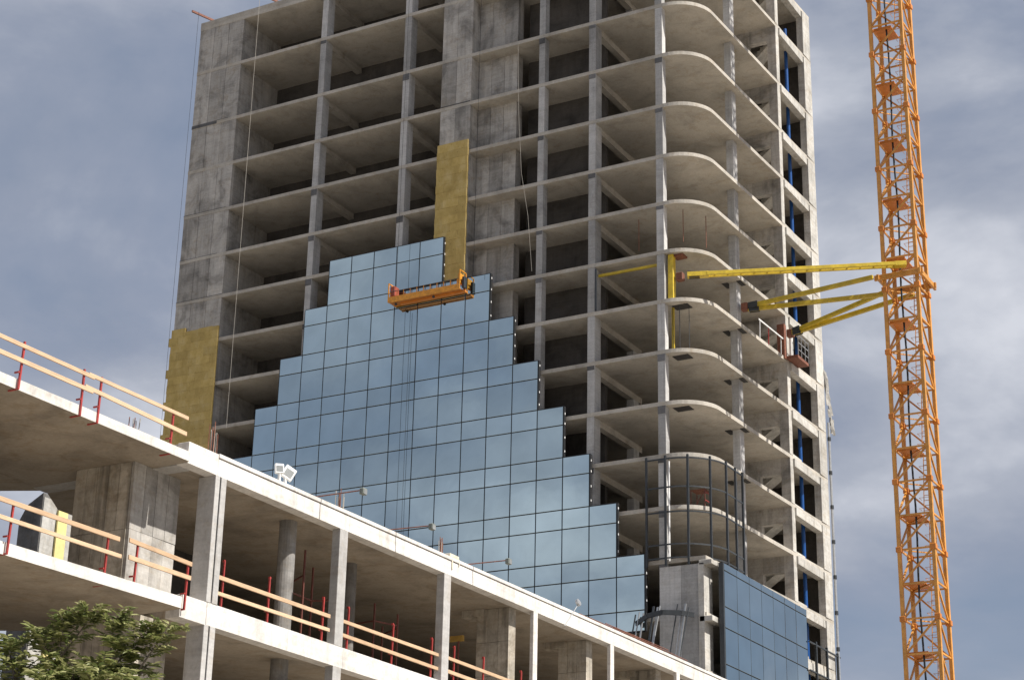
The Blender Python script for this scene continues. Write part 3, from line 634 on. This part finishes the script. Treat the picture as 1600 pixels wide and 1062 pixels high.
# ------------------------------------------------------------------ scaffold frames inside the podium
def scaf(label, pts, z0, tops, links):
    t = thing('scaffold_frame', label, 'scaffold', (pts[0][0], pts[0][1], z0), 'scaffold frames inside the podium'); ox, oy = pts[0]
    for (x, y), zt in zip(pts, tops): MB().bar((x-ox, y-oy, 0), (x-ox, y-oy, zt-z0), 0.05).build('standard', M_rscaf, t)
    for (a, b, z) in links: MB().bar((pts[a][0]-ox, pts[a][1]-oy, z-z0), (pts[b][0]-ox, pts[b][1]-oy, z-z0), 0.045).build('ledger', M_rscaf, t)
scaf('rusty scaffold frame beside the round column in the first podium bay', [(35.35, -49.85), (34.4, -49.2), (34.3, -47.9), (35.2, -47.6)], 13.18, [16.3, 15.9, 16.3, 15.6], [(0, 1, 15.5), (1, 2, 15.2), (2, 3, 15.2)])
scaf('rusty scaffold frame behind the second podium column', [(34.3, -44.2), (34.6, -43.2), (33.6, -42.6), (33.2, -44.0)], 13.18, [15.9, 15.7, 15.5, 15.6], [(0, 1, 15.3), (1, 2, 15.2), (0, 3, 15.3)])
sp_ = thing('steel_prop', 'single steel prop with yellow head beside the stained podium wall', 'prop', (34.3, -38.6, 13.18))
MB().tube((0, 0, 0), (0, 0, 2.5), 0.035, n=8).build('tube', M_rscaf, sp_); MB().bar((-0.5, 0, 2.6), (0.2, 0, 2.6), 0.12, 0.2).build('head', M_ochre, sp_)

# ------------------------------------------------------------------ lamps, rebar and clutter on the podium roof
def arm_lamp(label, a, b):
    t = thing('arm_floodlight', label, 'floodlight', a, 'floodlights on arms over the podium edge'); d = Vector(b)-Vector(a)
    MB().tube((-0.8, 0, -0.02), d, 0.02, n=6).build('arm', M_rust, t); MB().cbox(d+Vector((0.05, 0, -0.05)), 0.08, 0.11, 0.1).build('lamp_head', M_lampbox, t, 0.02)
    MB().cbox(d+Vector((0.135, 0, -0.07)), 0.004, 0.085, 0.075).build('lamp_glass', M_lens, t)
arm_lamp('floodlight on a rusty arm above the second podium column, nearest the white twin lamps', (36.57, -50.98, 17.62), (38.1, -50.93, 17.62))
arm_lamp('middle of the three floodlights on arms over the podium edge', (36.54, -46.8, 17.62), (37.85, -46.5, 17.64))
arm_lamp('arm floodlight over the podium edge, farthest of the three from the white lamps', (36.6, -41.75, 17.62), (37.9, -41.5, 17.64))
def flood(label, loc, tilt, sz):
    t = thing('floodlight', label, 'floodlight', loc, 'white floodlights on the podium roof')
    MB().bar((0, 0, 0), (0, 0, 0.3), 0.07).build('bracket', M_white, t)
    h = MB().box(-0.05, 0.05, -sz*0.7, sz*0.7, 0, sz*1.6).build('lamp_head', M_white, t, 0.02); h.location = (0, 0, 0.28); h.rotation_euler = tilt
    MB().box(0.052, 0.06, -sz*0.5, sz*0.5, sz*0.3, sz*1.2).build('lamp_glass', M_lens, h)
flood('smaller white floodlight on the podium roof edge, left of the tall tilted one', (36.5, -53.0, 17.5), (0.05, -0.15, -0.7), 0.2); flood('taller tilted white floodlight on the podium roof edge', (36.35, -52.5, 17.5), (-0.5, -0.1, -0.6), 0.27)
tl = thing('post_lamp', 'lone small lamp on a leaning rod near the right end of the podium roof', 'floodlight', (36.6, -33.9, 17.1))
MB().tube((0.05, -0.9, -0.3), (0.05, 0.2, 0.75), 0.02, n=6).build('rod', M_galv, tl); MB().tube((0.0, 0.2, 0.8), (0.1, 0.2, 0.84), 0.14, n=12).build('lamp_head', M_galv, tl)
for (y, n, h, lab) in ((-56.1, 9, 1.0, 'rebar starter bars above the split corner column'), (-49.6, 9, 0.75, 'rebar starter bars above the second podium column'), (-43.3, 8, 0.75, 'rebar starter bars above the third podium column'), (-59.5, 5, 0.22, 'short rebar stubs on the upper left slab edge behind the guard rail')):
    t = thing('rebar_starter', lab, 'rebar', (36.35, y, 17.4), 'rebar starters on the podium roof')
    for i in range(n):
        x = random.uniform(-0.2, 0.2); yy = random.uniform(-0.2, 0.2); MB().tube((x, yy, -0.25), (x+random.uniform(-.02, .02), yy+random.uniform(-.03, .03), h*random.uniform(0.75, 1.1)), 0.014, n=5).build('bar', M_rust if i % 2 else M_rope, t)
t = thing('rebar_pile', 'loose rusty rebars lying along the right end of the podium roof edge', 'rebar', (36.5, -34, 17.54))
for i in range(7):
    a = random.uniform(0, 8); MB().tube((random.uniform(-.15, .1), a, 0.02+0.02*i), (random.uniform(-.15, .1), a+random.uniform(3, 6), 0.03+0.02*i), 0.02, n=5).build('bar', M_rust, t)
tag(MB().cbox((36.5, -42.9, 17.58), 0.12, 0.3, 0.06).cbox((36.625, -43.05, 17.3), 0.014, 0.03, 0.2).cbox((36.63, -42.6, 17.42), 0.012, 0.02, 0.12).build('cement_spill', M_cement, None, 0.02), 'pale dried cement spill on the roof edge at the third podium column', 'cement')

# ================================================================== TREE
tree = thing('leafy_tree', 'green leafy tree top at the lower left corner', 'tree', (52.22, -78.5, 0))
segs = []; sprays = []
hub = Vector((0.0, 0.0, 3.6)); segs.append((Vector((0, 0, 0)), hub, 0.15, 0.11))
# main boughs end where the crown shows, each carrying several leafy shoots
ends = [(-0.95, -0.35, 6.05), (-0.6, -0.1, 6.2), (-0.05, 0.1, 6.35), (0.3, 0.0, 6.2), (0.65, 0.25, 6.3), (1.05, 0.45, 6.2), (0.9, -0.2, 5.9), (0.1, -0.5, 5.9), (-0.4, 0.5, 6.1), (0.5, 0.6, 6.1), (-1.3, -0.7, 6.0), (-1.7, -0.9, 5.8), (0.35, -0.2, 5.75), (-0.2, -0.3, 5.7), (0.75, 0.0, 5.6), (-0.7, 0.0, 5.6), (0.0, 0.8, 5.6), (-1.2, 0.4, 5.5), (1.2, 0.8, 5.5)]
for e in ends:
    e = Vector(e)-Vector((0, 0, 0.05)); mid = hub.lerp(e, 0.5)+Vector((random.uniform(-.15, .15), random.uniform(-.15, .15), -0.1))
    segs.append((hub, mid, 0.06, 0.035)); segs.append((mid, e, 0.035, 0.014))
    for i in range(6):
        b = mid.lerp(e, random.uniform(0.6, 1.0)); a = random.uniform(0, 6.28); d = Vector((math.cos(a)*0.7, math.sin(a)*0.7, random.uniform(0.0, 0.9))).normalized()
        q = b+d*random.uniform(0.2, 0.42); segs.append((b, q, 0.012, 0.005)); sprays.append((b, q))
for (b, q) in (((-0.05, 0.1, 6.2), (-0.1, 0.1, 6.82)), ((-0.05, 0.1, 6.3), (0.28, 0.25, 6.85)), ((0.65, 0.25, 6.2), (0.62, 0.28, 6.72)), ((1.0, 0.4, 6.1), (1.32, 0.5, 6.6)), ((0.65, 0.25, 6.1), (1.05, 0.4, 6.55)), ((-0.6, -0.1, 6.1), (-0.75, -0.15, 6.45)), ((-0.05, .1, 6.1), (-0.35, 0, 6.6))):
    b, q = Vector(b), Vector(q); segs.append((b, q, 0.014, 0.005)); sprays += [(b, q), (b.lerp(q, 0.4), q), (b.lerp(q, 0.7), q+Vector((0.05, 0, 0.05)))]
m = MB()
for p, q, r0, r1 in segs: m.tube(p, q, r0, r1, n=6)
m.build('trunk', M_bark, tree)
lf = MB()
def leaflet(p, d, up, ln, w):
    s_ = d.cross(up)
    if s_.length < 1e-3: return
    s_.normalize(); n = s_.cross(d); k = len(lf.v)
    lf.v += [tuple(p), tuple(p+d*ln*0.3+s_*w+n*0.006), tuple(p+d*ln*0.7+s_*w*0.75), tuple(p+d*ln-n*0.02), tuple(p+d*ln*0.7-s_*w*0.75), tuple(p+d*ln*0.3-s_*w+n*0.006)]
    lf.f += [(k, k+1, k+2, k+3), (k, k+3, k+4, k+5)]
for p, q in sprays:
    for t_ in range(7):
        b = p.lerp(q, random.uniform(0.1, 1.0)); a = random.uniform(0, 6.28)
        d = ((q-p).normalized()*0.8+Vector((math.cos(a), math.sin(a), random.uniform(-0.3, 0.4)))).normalized(); L_ = random.uniform(0.18, 0.30); side = d.cross(Vector((0.1, 0, 1))).normalized()
        for i in range(6):
            c = b+d*L_*(i+1)/6-Vector((0, 0, 0.04*(i/6)**2))
            for s in (-1, 1):
                dd = (d*0.6+side*s+Vector((random.uniform(-.25, .25), random.uniform(-.25, .25), random.uniform(-0.4, 0.2)))).normalized()
                leaflet(c, dd, Vector((random.uniform(-.5, .5), random.uniform(-.5, .5), 1)), random.uniform(0.08, 0.17), random.uniform(0.016, 0.03))
lf.build('crown', M_leaf, tree)
